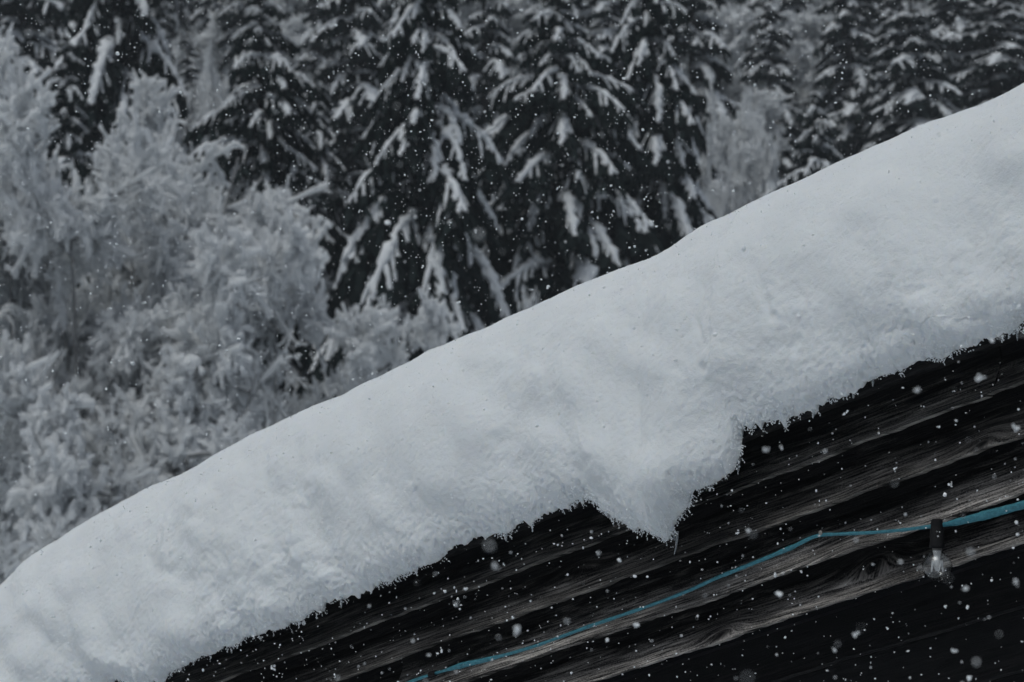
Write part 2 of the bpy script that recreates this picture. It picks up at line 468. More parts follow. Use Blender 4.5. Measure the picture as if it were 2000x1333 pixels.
# rounded normal for displacement
_tw = np.gradient(w_f, axis=1); _th = np.gradient(h_f, axis=1); _l = np.hypot(_tw, _th) + 1e-9
nw = _th / _l; nh = -_tw / _l
U2 = uu * np.ones_like(h_f)
_dw = np.diff(w_f, axis=1, prepend=w_f[:, :1]); _dh = np.diff(h_f, axis=1, prepend=h_f[:, :1])
S2 = np.cumsum(np.sqrt(_dw ** 2 + _dh ** 2), axis=1)
for _k in range(4): S2[1:-1] = (S2[:-2] + S2[1:-1] + S2[2:]) / 3
S2 = hTop[:, None] - (S2[:, -1:] - S2)
def puffs(x, y, s_, k=1.4):
    '''soft rounded clumps: a smooth maximum over jittered cell centres'''
    xi = np.floor(x).astype(int); yi = np.floor(y).astype(int); acc = 0
    for ox in (-1, 0, 1):
        for oy in (-1, 0, 1):
            cx = xi + ox; cy = yi + oy
            jx = _tab[(cx + s_ * 13) & 255, (cy + s_ * 7) & 255] * 0.45 + 0.5; jy = _tab[(cx + s_ * 29 + 91) & 255, (cy + s_ * 3 + 57) & 255] * 0.45 + 0.5
            am = 0.6 + 0.4 * _tab[(cx + 17) & 255, (cy + s_ * 11 + 5) & 255]
            r2 = (x - cx - jx) ** 2 + (y - cy - jy) ** 2
            acc = acc + np.exp(k * 4 * am * np.clip(1 - r2 / 1.1, 0, 1) ** 2)
    return np.log(acc) / (k * 4)
rough = np.clip(1.15 - fb / HH, 0.0, 1.0) ** 1.1             # calm on top, broken lower down
def billow(x, y, s, o=3, g=0.5):
    r = 0; a = 1
    for i in range(o):
        r = r + a * (0.45 - np.abs(vnoise(x * 2 ** i, y * 2 ** i, s + i * 5))); a *= g
    return r
wu = U2 + 0.02 * fbm(U2 * 6, S2 * 6, 40, 2); ws = S2 + 0.02 * fbm(U2 * 6, S2 * 6, 44, 2)
# slanting slump marks: coordinates sheared so that hollows lean down to the right
lean = wu + 0.55 * ws
d = 0.026 * vnoise(lean * 5, ws * 3.2, 51) * (0.06 + rough)
patch = np.clip(0.55 + 0.9 * fbm(wu * 5, ws * 6, 66, 2), 0.05, 1.3)
d = d + 0.044 * (puffs(lean * 11, ws * 10, 3) - 0.6) * rough
d = d + 0.015 * (puffs(wu * 28, ws * 28, 4) - 0.6) * rough * patch
d = d + 0.0044 * (puffs(wu * 75, ws * 75, 5) - 0.6) * (0.12 + rough * patch)
d = d * (0.42 + 0.58 * (1 - np.exp(-fb / 0.030)))
d = d + 0.0007 * fbm(U2 * 170, S2 * 170, 71, 2) * (0.2 + rough)
d = d + 0.0080 * np.minimum(0, fbm(U2 * 150, S2 * 150, 75, 2) + 0.1) * np.exp(-fb / 0.045)
# a few distinct dents seen in the face
for (px, py, ru, rs, dep) in [(1512, 590, 0.010, 0.045, 0.012), (1378, 650, 0.008, 0.03, 0.009), (1395, 715, 0.012, 0.03, 0.010), (1350, 715, 0.018, 0.012, 0.008), (1560, 670, 0.04, 0.014, 0.008), (770, 950, 0.02, 0.04, 0.012), (840, 950, 0.014, 0.03, 0.010),
                              (500, 1205, 0.06, 0.025, 0.014), (1230, 960, 0.04, 0.025, 0.010), (1700, 480, 0.02, 0.05, 0.006), (430, 1120, 0.012, 0.05, 0.012), (1000, 860, 0.03, 0.03, 0.008), (1860, 560, 0.05, 0.015, 0.008), (620, 1120, 0.05, 0.03, 0.009)]:
    cu, ch = wall(px, py, 0.12)
    d = d - 0.55 * dep * (0.6 + 0.8 * vnoise(U2 * 60, S2 * 60, 77)) * np.exp(-(((U2 - cu) + 0.35 * (h_f - ch)) / ru) ** 2 - ((h_f - ch) / rs) ** 2)
W_f = w_f + d * nw; H_f = h_f + d * nh
# the underside from the wall to the lip
w_u = (-0.02) + (W_f[:, :1] + 0.02) * under[None, :]
_q = under[None, :] ** 5   # the lip follows the jagged edge
h_u = np.maximum(HB + 0.03, E[0] + 0.05) * (1 - _q) + H_f[:, :1] * _q
h_u = h_u + 0.004 * fbm(uu * 80, under[None, :] * 9, 81, 2) * under[None, :]
w_u = w_u + 0.003 * fbm(uu * 90, under[None, :] * 12, 83, 2) * under[None, :]
w_b = W_f[:, -1:] + (-3.1 - W_f[:, -1:]) * back[None, :]
h_b = H_f[:, -1:] + 0.02 * vnoise(uu * 2, back[None, :] * 6, 90) * np.minimum(1, back[None, :] * 4)
Wm = np.concatenate([w_u, W_f, w_b], 1); Hm = np.concatenate([h_u, H_f, h_b], 1)
Um = uu + 0 * Wm
Um[:, 14:14 + NT] += 0.003 * fbm(U2 * 30, S2 * 30, 95, 2) * rough
SV = np.stack([Um, Hm, Wm], -1)
k = Wm.shape[1]
idx = np.arange(NU * k).reshape(NU, k)
SF = np.stack([idx[:-1, :-1], idx[1:, :-1], idx[1:, 1:], idx[:-1, 1:]], -1).reshape(-1, 4)
snow_root = empty('roof_snow', tuple(W(0, E[0] + 0.14, 0)))
bpy.context.view_layer.update()
tag(snow_root, 'thick blanket of fresh snow hanging over the sloping hut roof edge', 'snow')
link('snow_blanket', np_mesh('snow_blanket', SV.reshape(-1, 3), SF, M_SNOW), snow_root, MB)

# crystal fringe along the lower edge, and loose crumbs on the crest
def octas(P, A, rad, axis_len):
    """elongated octahedra: centres P, axes A (unit), radii, half lengths"""
    n = len(P)
    r = RNG.normal(size=(n, 3)); B1 = np.cross(A, r); B1 /= np.linalg.norm(B1, axis=1, keepdims=True)
    B2 = np.cross(A, B1)
    o = [A * axis_len[:, None], -A * axis_len[:, None] * 0.8, B1 * rad[:, None], B2 * rad[:, None], -B1 * rad[:, None], -B2 * rad[:, None]]
    V = np.stack([P + x for x in o], 1).reshape(-1, 3)
    f = np.array([(0, 2, 3), (0, 3, 4), (0, 4, 5), (0, 5, 2), (1, 3, 2), (1, 4, 3), (1, 5, 4), (1, 2, 5)])
    F = (f[None] + (np.arange(n) * 6)[:, None, None]).reshape(-1, 3)
    return V, F
nf = 26000
iu = RNG.integers(5, NU - 5, nf)
dens = np.clip(1.4 * fbm(us * 16, us * 0, 101, 3) + 0.55, 0.08, 1.5) + 1.2 * np.exp(-((us - uC) / 0.13) ** 2) + 1.0 * (np.abs(_sl) > 1.0)
keep = RNG.uniform(0, 2.4, nf) < dens[iu]
iu = iu[keep]; nf = len(iu)
row = 14 + np.abs(RNG.normal(0, 4.5, nf)).astype(int)
base = SV[iu, row]
off = RNG.normal(0, 0.0022, (nf, 3)); off[:, 1] -= np.abs(RNG.normal(0, 0.0022, nf)) * np.exp(-(row - 14) / 3.0)
ax = RNG.normal(0, 0.8, (nf, 3)); ax[:, 1] -= 0.35; ax[:, 2] += 0.2; ax /= np.linalg.norm(ax, axis=1, keepdims=True)
V1, F1 = octas(base + off, ax, RNG.uniform(0.0006, 0.0019, nf), RNG.uniform(0.0008, 0.0026, nf))
# stray little chains of crystals hanging free
chV, chF = [], []
nch = 340
cu_ = RNG.choice(iu, nch)
P = []; Ax = []; Rr = []; Ll = []
for c in cu_:
    p = SV[c, 14].copy(); dirv = np.array([RNG.normal(0, 0.4), -1.0, RNG.normal(0, 0.3)])
    for q in range(RNG.integers(2, 7)):
        p = p + dirv * 0.0016 + RNG.normal(0, 0.0009, 3)
        P.append(p.copy()); a = dirv + RNG.normal(0, 0.4, 3); Ax.append(a / np.linalg.norm(a)); Rr.append(RNG.uniform(0.0006, 0.0014)); Ll.append(RNG.uniform(0.001, 0.0024))
V2, F2 = octas(np.array(P), np.array(Ax), np.array(Rr), np.array(Ll))
fr = Acc(); fr.add(V1, F1); fr.add(V2, F2)
# crumbs on the crest and the face
nc = 2600
ic = RNG.integers(0, NU, nc); rc = np.clip(14 + (NT * RNG.beta(3, 1.3, nc)).astype(int), 14, 13 + NT)
pc = SV[ic, rc] + RNG.normal(0, 0.0006, (nc, 3))
a_ = RNG.normal(size=(nc, 3)); a_ /= np.linalg.norm(a_, axis=1, keepdims=True)
V3, F3 = octas(pc, a_, RNG.uniform(0.0006, 0.0015, nc), RNG.uniform(0.0007, 0.0018, nc)); fr.add(V3, F3)
o = link('crystal_fringe', fr.mesh('crystal_fringe', M_FROST, False), snow_root, MB); tag(o, kind='stuff')

# icicles and frozen drips
m, nt, b = new_mat('clear_ice')
b.inputs['Base Color'].default_value = (0.85, 0.9, 0.93, 1); b.inputs['Roughness'].default_value = 0.12
b.inputs['Transmission Weight'].default_value = 0.75; b.inputs['IOR'].default_value = 1.31
M_ICE = m
up_uv = np.array([np.dot((0, 0, 1), D), np.dot((0, 0, 1), V_), 0.0])      # world up in the gable frame
for (px, py, L, r0) in [(1322, 1048, 0.034, 0.0022), (1316, 1046, 0.014, 0.0022), (1262, 1030, 0.014, 0.004), (1706, 744, 0.018, 0.0035), (1666, 762, 0.016, 0.004),
                        (1986, 632, 0.026, 0.004), (1979, 636, 0.016, 0.004), (1588, 800, 0.014, 0.004), (1443, 905, 0.022, 0.003), (1417, 930, 0.013, 0.0035),
                        (665, 1174, 0.018, 0.003), (376, 1285, 0.015, 0.004), (985, 1046, 0.010, 0.004), (1383, 948, 0.016, 0.003)]:
    u, h = wall(px, py, 0.14)
    h = float(np.interp(u, us, hB)) + 0.004
    n_ = 9
    t = np.linspace(0, 1, n_)
    bend = RNG.normal(0, 0.08, 3)
    P = np.array([u, h + 0.006, 0.135])[None, :] - up_uv[None, :] * (t * (L + 0.006))[:, None] + bend[None] * (t ** 2 * L)[:, None]
    R = r0 * (1 - t) ** 0.7 * (1 + 0.18 * np.sin(t * 14 + px)) + 0.0005
    V, F = tubes(P[None], R[None], 8)
    # close the tip
    a = Acc(); a.add(V, F); a.add(np.concatenate([V[-8:], P[-1:] - up_uv * 0.0006]), [(q, (q + 1) % 8, 8) for q in range(8)])
    link('icicle', a.mesh('icicle', M_ICE), snow_root, MB)

# ------------------------------------------------------------------ cord and bulb
m, nt, b = new_mat('teal_cord')
tc = N(nt, 'ShaderNodeTexCoord')
nz = noise(nt, tc.outputs['Object'], 160, 5, 0.7)
nt.links.new(ramp(nt, nz, [(0.3, (0.02, 0.12, 0.15)), (0.55, (0.045, 0.22, 0.28)), (0.75, (0.10, 0.32, 0.38))]), b.inputs['Base Color'])
b.inputs['Roughness'].default_value = 0.5
bump(nt, nz, 0.5, 0.002, b)
M_CORD = m
# px, py, offset from wall, apparent width px
cord_pts = [(700, 1375, 0.090, 9), (780, 1342, 0.088, 9), (815, 1327, 0.086, 10), (842, 1318, 0.085, 7), (862, 1312, 0.085, 8), (905, 1299, 0.086, 15), (950, 1289, 0.086, 11), (1000, 1276, 0.086, 8), (1050, 1261, 0.086, 8), (1150, 1224, 0.085, 8), (1250, 1190, 0.085, 8),
            (1300, 1172, 0.085, 8), (1350, 1152, 0.085, 9), (1400, 1129, 0.085, 9), (1450, 1109, 0.084, 9), (1500, 1089, 0.084, 10), (1550, 1068, 0.084, 11), (1585, 1050, 0.083, 9), (1602, 1045, 0.082, 6), (1650, 1043, 0.086, 7),
            (1700, 1041, 0.090, 7), (1760, 1036, 0.093, 8), (1815, 1029, 0.094, 9), (1840, 1026, 0.096, 9), (1865, 1021, 0.096, 15), (1900, 1013, 0.096, 19), (1950, 1000, 0.096, 21), (2000, 986, 0.096, 23), (2100, 958, 0.096, 20), (2200, 925, 0.090, 14)]
cp_ = np.array([[*wall(x, y, o), o, wd] for x, y, o, wd in cord_pts])
par = np.concatenate([[0], np.cumsum(np.linalg.norm(np.diff(cp_[:, :3], axis=0), axis=1))])
fine = np.linspace(0, par[-1], 420)
cc = np.stack([np.interp(fine, par, cp_[:, i]) for i in range(4)], 1)
for i in (0, 1, 2, 3): cc[:, i] = smooth1(cc[:, i], 9)
hw = np.minimum(cc[:, 3], 19) * 0.5 * 0.00080 * 0.9                      # half apparent width in metres
a_maj = 0.0105
sn = np.clip(hw / a_maj, 0.2, 1.0); ang = np.arcsin(sn)
SV_, SF_ = [], []
ns = 10
T = np.gradient(cc[:, :3], axis=0); T /= np.linalg.norm(T, axis=1, keepdims=True)
X1 = np.cross(T, np.array([0, 0, 1.0])); X1 /= np.linalg.norm(X1, axis=1, keepdims=True)   # in-plane across
X2 = np.cross(X1, T)
ca, sa = np.cos(ang)[:, None], np.sin(ang)[:, None]
major = X1 * sa + X2 * ca; minor = -X1 * ca + X2 * sa
aM = np.minimum(a_maj, np.maximum(hw, 0.0030) * 1.0)[:, None]; aN = aM
major = X1 * 1.0; minor = X2 * 1.0
wr = 1 + 0.12 * fbm(fine * 60, fine * 0, 120, 3)[:, None]
rings = []
for q in range(ns):
    t_ = q * 2 * math.pi / ns
    rings.append(cc[:, :3] + major * aM * wr * math.cos(t_) + minor * aN * math.sin(t_) * (1 + 0.25 * math.cos(3 * t_)))
V = np.stack(rings, 1)
idx = np.arange(len(cc) * ns).reshape(len(cc), ns); nx = np.roll(idx, -1, 1)
F = np.stack([idx[:-1], nx[:-1], nx[1:], idx[1:]], -1).reshape(-1, 4)
cord = link('cord', np_mesh('light_cord', V.reshape(-1, 3), F, M_CORD), None, MB)
tag(cord, 'thin teal cord strung along the dark boards and kinked at a nail', 'cord')

# nail that carries the kink, black tape on the cord
def lathe(prof, seg=24):
    V = np.array([[r * math.cos(a), r * math.sin(a), z] for r, z in prof for a in np.arange(seg) * 2 * math.pi / seg])
    idx = np.arange(len(V)).reshape(len(prof), seg); nx = np.roll(idx, -1, 1)
    F = np.stack([idx[:-1], nx[:-1], nx[1:], idx[1:]], -1).reshape(-1, 4)
    return V, F
V, F = lathe([(0.0001, 0.0), (0.0035, 0.0), (0.0038, -0.001), (0.0035, -0.002), (0.0014, -0.0024), (0.0013, -0.03)], 12)
a = Acc(); a.add(V, F)
u, h = wall(1602, 1041, 0.090)
o = link('nail', a.mesh('nail', M_BRASS), None, MB @ Matrix.Translation((u, h, 0.090))); tag(o, 'small bent nail head holding up the kink in the teal cord', 'nail')
u0c, h0c = wall(846, 1317, 0.085)
a = Acc()
tt = np.linspace(-0.009, 0.009, 6)
sl = np.array([np.interp(u0c + 0.01, cc[:, 0], cc[:, 1]) - np.interp(u0c - 0.01, cc[:, 0], cc[:, 1])]) / 0.02
P = np.stack([u0c + tt, h0c + tt * sl[0], np.full(6, 0.0855)], 1)
V, F = tubes(P[None], np.array([[0.0055, 0.0066, 0.0063, 0.0066, 0.006, 0.0052]]), 12); a.add(V, F)
o = link('cord_tape', a.mesh('cord_tape', M_SOCKET), cord, None)
o.matrix_parent_inverse = cord.matrix_world.inverted(); o.matrix_world = MB

u_b, h_b_ = wall(1830, 1018, 0.100)
Bp = W(u_b, h_b_, 0.100)
bulb = empty('light_bulb', tuple(Bp))
tag(bulb, 'clear round glass bulb in black socket hanging from the teal cord', 'light bulb')
PXM = 3.86 / FP * 1.0
def lay(name, prof, mat, seg=28, smooth=True, parent=None):
    V, F = lathe([(r, z) for r, z in prof], seg); a = Acc(); a.add(V, F)
    o = bpy.data.objects.new(name, a.mesh(name, mat, smooth)); C.objects.link(o); o.parent = parent or bulb
    return o
s = 3.84 / FP        # metres per photo pixel here
lay('socket', [(0.0001, 4 * s), (9 * s, 4 * s), (11 * s, 1 * s), (12 * s, -6 * s), (12 * s, -14 * s), (13.5 * s, -15 * s), (13.5 * s, -42 * s), (14.5 * s, -44 * s), (14.5 * s, -52 * s), (11.5 * s, -52 * s), (11 * s, -30 * s), (0.0001, -30 * s)], M_SOCKET)
lay('screw_cap', [(0.0001, -36 * s), (9 * s, -36 * s)] + [((9.4 if q % 2 else 8.4) * s, (-38 - 2 * q) * s) for q in range(9)] + [(9 * s, -56 * s), (0.0001, -56 * s)], M_BRASS)
m, nt, b = new_mat('bulb_glass')
b.inputs['Base Color'].default_value = (0.97, 0.98, 0.98, 1); b.inputs['Roughness'].default_value = 0.06
b.inputs['Transmission Weight'].default_value = 1.0; b.inputs['IOR'].default_value = 1.5
M_GLASS = m
cz, R_ = -87.0, 29.0
outer = [(9.5, -53), (10.0, -56), (11.5, -60)] + [(R_ * math.sin(a), cz + R_ * math.cos(a)) for a in np.linspace(0.50, math.pi - 0.001, 26)]
inner = [(max(r - 1.1, 0.005), z + (1.0 if z < cz else -0.4)) for r, z in reversed(outer)]
gg = lay('glass_globe', [(r * s, z * s) for r, z in outer + inner], M_GLASS, 40)
gg.data.flip_normals()
m, nt, b = new_mat('frosted_glass_stem'); b.inputs['Base Color'].default_value = (0.92, 0.93, 0.94, 1); b.inputs['Roughness'].default_value = 0.3
M_STEM = m
lay('glass_stem', [(0.0001, -54 * s), (8.6 * s, -55 * s), (7.6 * s, -62 * s), (5.6 * s, -72 * s), (4.8 * s, -86 * s), (6.2 * s, -89 * s), (0.0001, -91 * s)], M_STEM, 14)
# filament: zigzag wire
zz = []
for q in range(9):
    a0 = q / 8 * 2 * math.pi
    rr = 11 * s
    zz.append((rr * math.cos(a0), rr * math.sin(a0), (-76 if q % 2 else -97) * s))
P = np.array([[np.array(zz[i]) * (1 - t) + np.array(zz[i + 1]) * t for t in np.linspace(0, 1, 6, endpoint=False)] for i in range(8)]).reshape(1, -1, 3)
V, F = tubes(P, np.full(P.shape[:2], 1.6 * s), 6); a = Acc(); a.add(V, F)
m, nt, b = new_mat('filament_wire'); b.inputs['Base Color'].default_value = (0.75, 0.76, 0.78, 1); b.inputs['Roughness'].default_value = 0.4
o = link('filament', a.mesh('filament', m), None); o.parent = bulb
# frost crumbs caught on the globe
nfz = 14
dv = RNG.normal(size=(nfz, 3)); dv /= np.linalg.norm(dv, axis=1, keepdims=True); dv[:, 1] = -np.abs(dv[:, 1])
Pz = dv * R_ * s; Pz[:, 2] += cz * s
V, F = octas(Pz, dv, RNG.uniform(0.0003, 0.0009, nfz), RNG.uniform(0.0003, 0.0008, nfz)); a = Acc(); a.add(V, F)
o = link('frost_specks', a.mesh('frost_specks', M_FROST, False), None); o.parent = bulb; tag(o, kind='stuff')

# ------------------------------------------------------------------ spruces
def bough_mesh(seed, droop, arch):
    """unit-length snowy bough pointing to +X. returns dark foliage mesh and snow mesh arrays"""
    rg = np.random.default_rng(seed)
    k = 9
    t = np.linspace(0, 1, k)
    sway = 0.07 * np.sin(t * rg.uniform(1.5, 3.5) + rg.uniform(0, 3)) * t
    zc = arch * t - droop * t ** 1.9
    sp_ = np.stack([t * (1 - 0.12 * droop), sway, zc], 1)
    fol = Acc(); sno = Acc()
    V, F = tubes(sp_[None], (0.018 * (1 - t * 0.8))[None], 4, rng=rg); fol.add(V, F)
    # laterals, flat sprays that droop off the spine on both sides
    lat = []
    nl = 17
    for q in range(nl):
        t0 = 0.12 + 0.82 * (q + rg.uniform(-.3, .3)) / nl
        side = 1 if q % 2 else -1
        L = (0.34 * (1 - t0) ** 0.7 * (0.5 + t0) + 0.07) * rg.uniform(0.7, 1.3)
        p = np.array([np.interp(t0, t, sp_[:, i]) for i in range(3)])
        tt = np.linspace(0, 1, 5)
        yaw = side * rg.uniform(0.45, 1.0)
        dx, dy = math.cos(yaw), math.sin(yaw)
        dr = rg.uniform(0.7, 1.5)
        lat.append(np.stack([p[0] + dx * tt * L * .85, p[1] + dy * tt * L * .85, p[2] - dr * L * tt ** 1.6 - 0.25 * droop * L * tt], 1))
    lat = np.array(lat)
    # hanging needle blades
    srcs = [(sp_, 60, 0.34)] + [(l, 14, 0.22) for l in lat]
    Bv = []
    for c, nb, ln in srcs:
        tq = rg.uniform(0.03, 1, nb); kk = np.linspace(0, 1, len(c))
        p = np.stack([np.interp(tq, kk, c[:, i]) for i in range(3)], 1)
        l = ln * rg.uniform(0.4, 1.1, nb)
        dirs = rg.normal(0, 0.42, (nb, 3)); dirs[:, 2] = -1; dirs[:, 0] += 0.25; dirs /= np.linalg.norm(dirs, axis=1, keepdims=True)
        a = rg.uniform(0, math.pi, nb); wv = np.stack([np.cos(a), np.sin(a), 0 * a], 1) * (0.020 + 0.03 * rg.uniform(size=nb))[:, None]
        q1 = p + dirs * l[:, None] * 0.5
        q2 = p + dirs * l[:, None]
        Bv.append(np.stack([p - wv * .6, p + wv * .6, q1 + wv, q2, q1 - wv], 1))
    Bv = np.concatenate(Bv); n = len(Bv)
    base_i = (np.arange(n) * 5)[:, None]
    fol.add(Bv.reshape(-1, 3), np.concatenate([base_i + np.array([0, 1, 2, 4]), ]))
    fol.add(Bv[:, [4, 2, 3]].reshape(-1, 3), (np.arange(n) * 3)[:, None] + np.array([0, 1, 2]))
    # snow: lumpy ridge on the spine, fingers on the laterals
    kk = 34; t2 = np.linspace(0.04, 1.0, kk)
    P = np.stack([np.interp(t2, t, sp_[:, i]) for i in range(3)], 1)
    ph = rg.uniform(0, 9)
    lump = np.interp(t2 * 19 + ph, np.arange(32), rg.uniform(0.15, 1.5, 32)) * np.clip(0.5 + 1.1 * np.interp(t2 * 4, np.arange(6), rg.uniform(0.1, 1, 6)), 0.35, 1.4)
    R = 0.042 * lump * np.sin(np.pi * np.clip(t2 * 0.86 + 0.1, 0, 1)) ** 0.6 * 1.15 + 0.010
    P[:, 2] += 0.015
    P[:, 1] += rg.normal(0, 0.012, kk)
    V, F = tubes(P[None], R[None], 8, 0.62, 0.4, rg, 0.014); sno.add(V, F)
    for l in lat:
        if rg.uniform() < 0.25: continue
        k3 = 7; t3 = np.linspace(0, rg.uniform(0.45, 0.9), k3); c = np.stack([np.interp(t3, np.linspace(0, 1, 5), l[:, i]) for i in range(3)], 1)
        R = 0.022 * rg.uniform(0.55, 1.25) * (0.5 + 0.9 * rg.uniform(size=k3)) * np.sin(np.pi * np.clip(t3 * 0.8 + 0.15, 0, 1)) ** 0.7
        V, F = tubes(c[None], R[None], 6, 0.7, 0.25, rg, 0.02); sno.add(V, F)
    return fol, sno
BV = []
for i in range(10):
    dr = [0.25, 0.35, 0.5, 0.65, 0.8][i % 5]
    fo, sn_ = bough_mesh(200 + i, dr * 1.15 + 0.3, 0.34 + 0.10 * (i % 3))
    fv, ff = np.concatenate(fo.v), np.concatenate(fo.f); sv, sf = np.concatenate(sn_.v), np.concatenate(sn_.f)
    BV.append((fv, ff, sv, sf, fo.mesh('bough', M_NEEDLE, False), sn_.mesh('bough_snow', M_TSNOW)))

def bough_layout(H, R, rg, spacing, zmin, pw=0.8):
    out = []
    z = H - 0.25
    while z > zmin:
        q = 1 - z / H
        L0 = R * q ** pw + 0.12
        n = 4 if z > H * 0.9 else rg.integers(4, 7)
        ph = rg.uniform(0, 6.28)
        for k in range(n):
            L = L0 * rg.uniform(0.55, 1.22)
            vi = int(np.clip((q * 1.6 + rg.uniform(-0.3, 0.35)) * 5, 0, 4)) + 5 * rg.integers(0, 2)
            out.append((z + rg.uniform(-.5, .5) * spacing, ph + k * 6.283 / n + rg.uniform(-.3, .3), L, vi, rg.uniform(-0.12, 0.18)))
        z -= spacing * rg.uniform(0.8, 1.2) * (0.55 + 0.45 * min(1, q * 3))
    return out
def trunk_mesh(H, rb, name='trunk'):
    k = 12; t = np.linspace(0, 1, k)
    P = np.stack([0.05 * np.sin(t * 5), 0.05 * np.cos(t * 4), t * H], 1)
    V, F = tubes(P[None], (rb * (1 - t) ** 0.9 + 0.015)[None], 9, jitter=0.08); a = Acc(); a.add(V, F)
    return a.mesh(name, M_BARK)

def spruce_near(px, apexy, dist, refy, hwpx, label, seed, spacing=0.62, hang=0.15):
    p = at(px, apexy, dist); gz = float(ground_z(p[0], dist)) - 0.2
    H = p[2] - gz
    ref = at(px, refy, dist)
    q = (p[2] - ref[2]) / H
    R = hwpx * dist / FP / q ** 0.8 * 1.3
    rg = np.random.default_rng(seed)
    root = empty('spruce_tree', (p[0], dist, gz)); tag(root, label, 'spruce tree')
    tr = link('trunk', trunk_mesh(H, 0.22)); tr.parent = root
    zmin = max(0.8, (at(px, 1000 if px < 700 else 760, dist)[2] - gz) if True else 0)
    lay_ = bough_layout(H, R, rg, spacing, zmin)
    if len(lay_) > 298: lay_ = lay_[:290]
    for (z, a, L, vi, tilt) in lay_:
        me = BV[vi]
        M = Matrix.Translation((0, 0, z)) @ Matrix.Rotation(a, 4, 'Z') @ Matrix.Rotation(tilt + hang, 4, 'Y')
        wsc = 0.95 * (L ** 0.85)
        M = M @ Matrix.Diagonal((L, wsc, L ** 0.9 * 1.02, 1))
        bo = bpy.data.objects.new('bough', me[4]); C.objects.link(bo); bo.parent = root; bo.matrix_basis = M
        so = bpy.data.objects.new('bough_snow', me[5]); C.objects.link(so); so.parent = bo
    # leader tuft of snow
    return root

def joined_spruce(H, R, seed, spacing, zmin):
    rg = np.random.default_rng(seed)
    fo = Acc(); sn_ = Acc()
    for (z, a, L, vi, tilt) in bough_layout(H, R, rg, spacing, zmin):
        fv, ff, sv, sf = BV[vi][:4]
        M = np.array(Matrix.Rotation(a, 3, 'Z') @ Matrix.Rotation(tilt, 3, 'Y') @ Matrix.Diagonal((L, L ** 0.8 * 1.2, L ** 0.9)))
        fo.add(fv @ M.T + (0, 0, z), ff)
        S = np.array(Matrix.Rotation(a, 3, 'Z') @ Matrix.Rotation(tilt, 3, 'Y') @ Matrix.Diagonal((L * 1.04, L ** 0.8 * 1.65, L ** 0.9 * 1.05)))
        sn_.add(sv @ S.T + (0, 0, z), sf)
    return fo.mesh('crown', M_NEEDLE, False), sn_.mesh('crown_snow', M_TSNOW), trunk_mesh(H, 0.2)
FAR = [joined_spruce(16, 2.6, 301, 0.62, 4.0), joined_spruce(16, 3.2, 302, 0.7, 4.0), joined_spruce(16, 2.1, 303, 0.55, 4.0)]
def spruce_far(x, y, H, wscale, v, rot, label, group=None, z0=None):
    gz = float(ground_z(np.float64(x), np.float64(y))) - 0.2 if z0 is None else z0
    root = empty('spruce_tree', (x, y, gz)); tag(root, label, 'spruce tree', group)
    root.rotation_euler = (0, 0, rot)
    sc_ = H / 16.0
    root.scale = (sc_ * wscale, sc_ * wscale, sc_)
    for nm, me in zip(('crown', 'crown_snow', 'trunk'), FAR[v]):
        o = bpy.data.objects.new(nm, me); C.objects.link(o); o.parent = root
        if nm != 'trunk': o['kind'] = 'stuff'
    return root

spruce_near(825, -230, 58, 640, 205, 'largest central spruce with heavy drooping snowy boughs reaching lowest behind the roof', 401, 0.46, 0.26)
spruce_near(1092, -70, 61, 480, 195, 'broad spruce with rainbow-arched snowy boughs, just right of the largest central spruce', 402, 0.5, 0.03)
spruce_near(1262, -180, 64, 440, 165, 'dark spruce whose right side slopes down to the bare snowy thicket', 403, 0.46, 0.24)
spruce_near(512, -60, 60, 560, 165, 'spruce with wide arched boughs directly right of the big frosted tree', 404, 0.52, 0.0)
spruce_near(618, 120, 64, 460, 95, 'smaller spruce squeezed between the arched-bough spruce and the largest central one', 405)
spruce_near(225, -420, 68, 160, 150, 'dark spruce rising out of the upper left corner behind the frosted tree', 406, 0.62, 0.3)
spruce_near(130, 48, 58, 175, 34, 'tiny young spruce tip poking up above the big frosted tree', 407, 0.5)
spruce_near(1592, 165, 72, 400, 75, 'short narrow spruce standing in front, just above the snow crest at right', 408, 0.55)

def far_px(px, apexy, dist, hw, refy, v, label, group=None):
    p = at(px, apexy, dist); gz = float(ground_z(p[0], dist)) - 0.2
    H = max(5.0, p[2] - gz)
    ref = at(px, refy, dist); q = (p[2] - ref[2]) / H
    Rn = [2.6, 3.2, 2.1][v] * q ** 0.8 * H / 16
    spruce_far(p[0], dist, H, (hw * dist / FP) / Rn, v, px * 0.37, label, group, gz)
far_px(1775, -60, 92, 130, 260, 1, 'spruce with stacked pale boughs above the snow crest, right of the short narrow one')
far_px(1950, -90, 96, 120, 180, 0, 'spruce at the right edge of the picture, cut by the frame')
far_px(1500, 60, 106, 80, 300, 2, 'slim spruce at the right border of the pale thicket')
far_px(1660, -150, 100, 110, 250, 0, 'tall hazy spruce behind the short narrow one at right')
far_px(1870, -200, 104, 100, 150, 2, 'thin hazy spruce between the two big ones at the far right')
far_px(950, -160, 84, 80, 200, 0, 'hazy spruce filling the gap between the largest central spruce and the arched one')
far_px(690, -190, 80, 95, 150, 1, 'hazy spruce close behind the largest central spruce, on its left')
far_px(1180, -200, 84, 85, 150, 2, 'hazy spruce between the arched spruce and the dark one, seen above them')
far_px(370, 60, 90, 48, 240, 2, 'small faint spruce left of the arched-bough spruce')
far_px(30, -260, 84, 130, 120, 1, 'spruce in the top left corner, darker than its neighbours')
far_px(1350, -230, 88, 90, 100, 0, 'faint spruce above the pale thicket near the top')
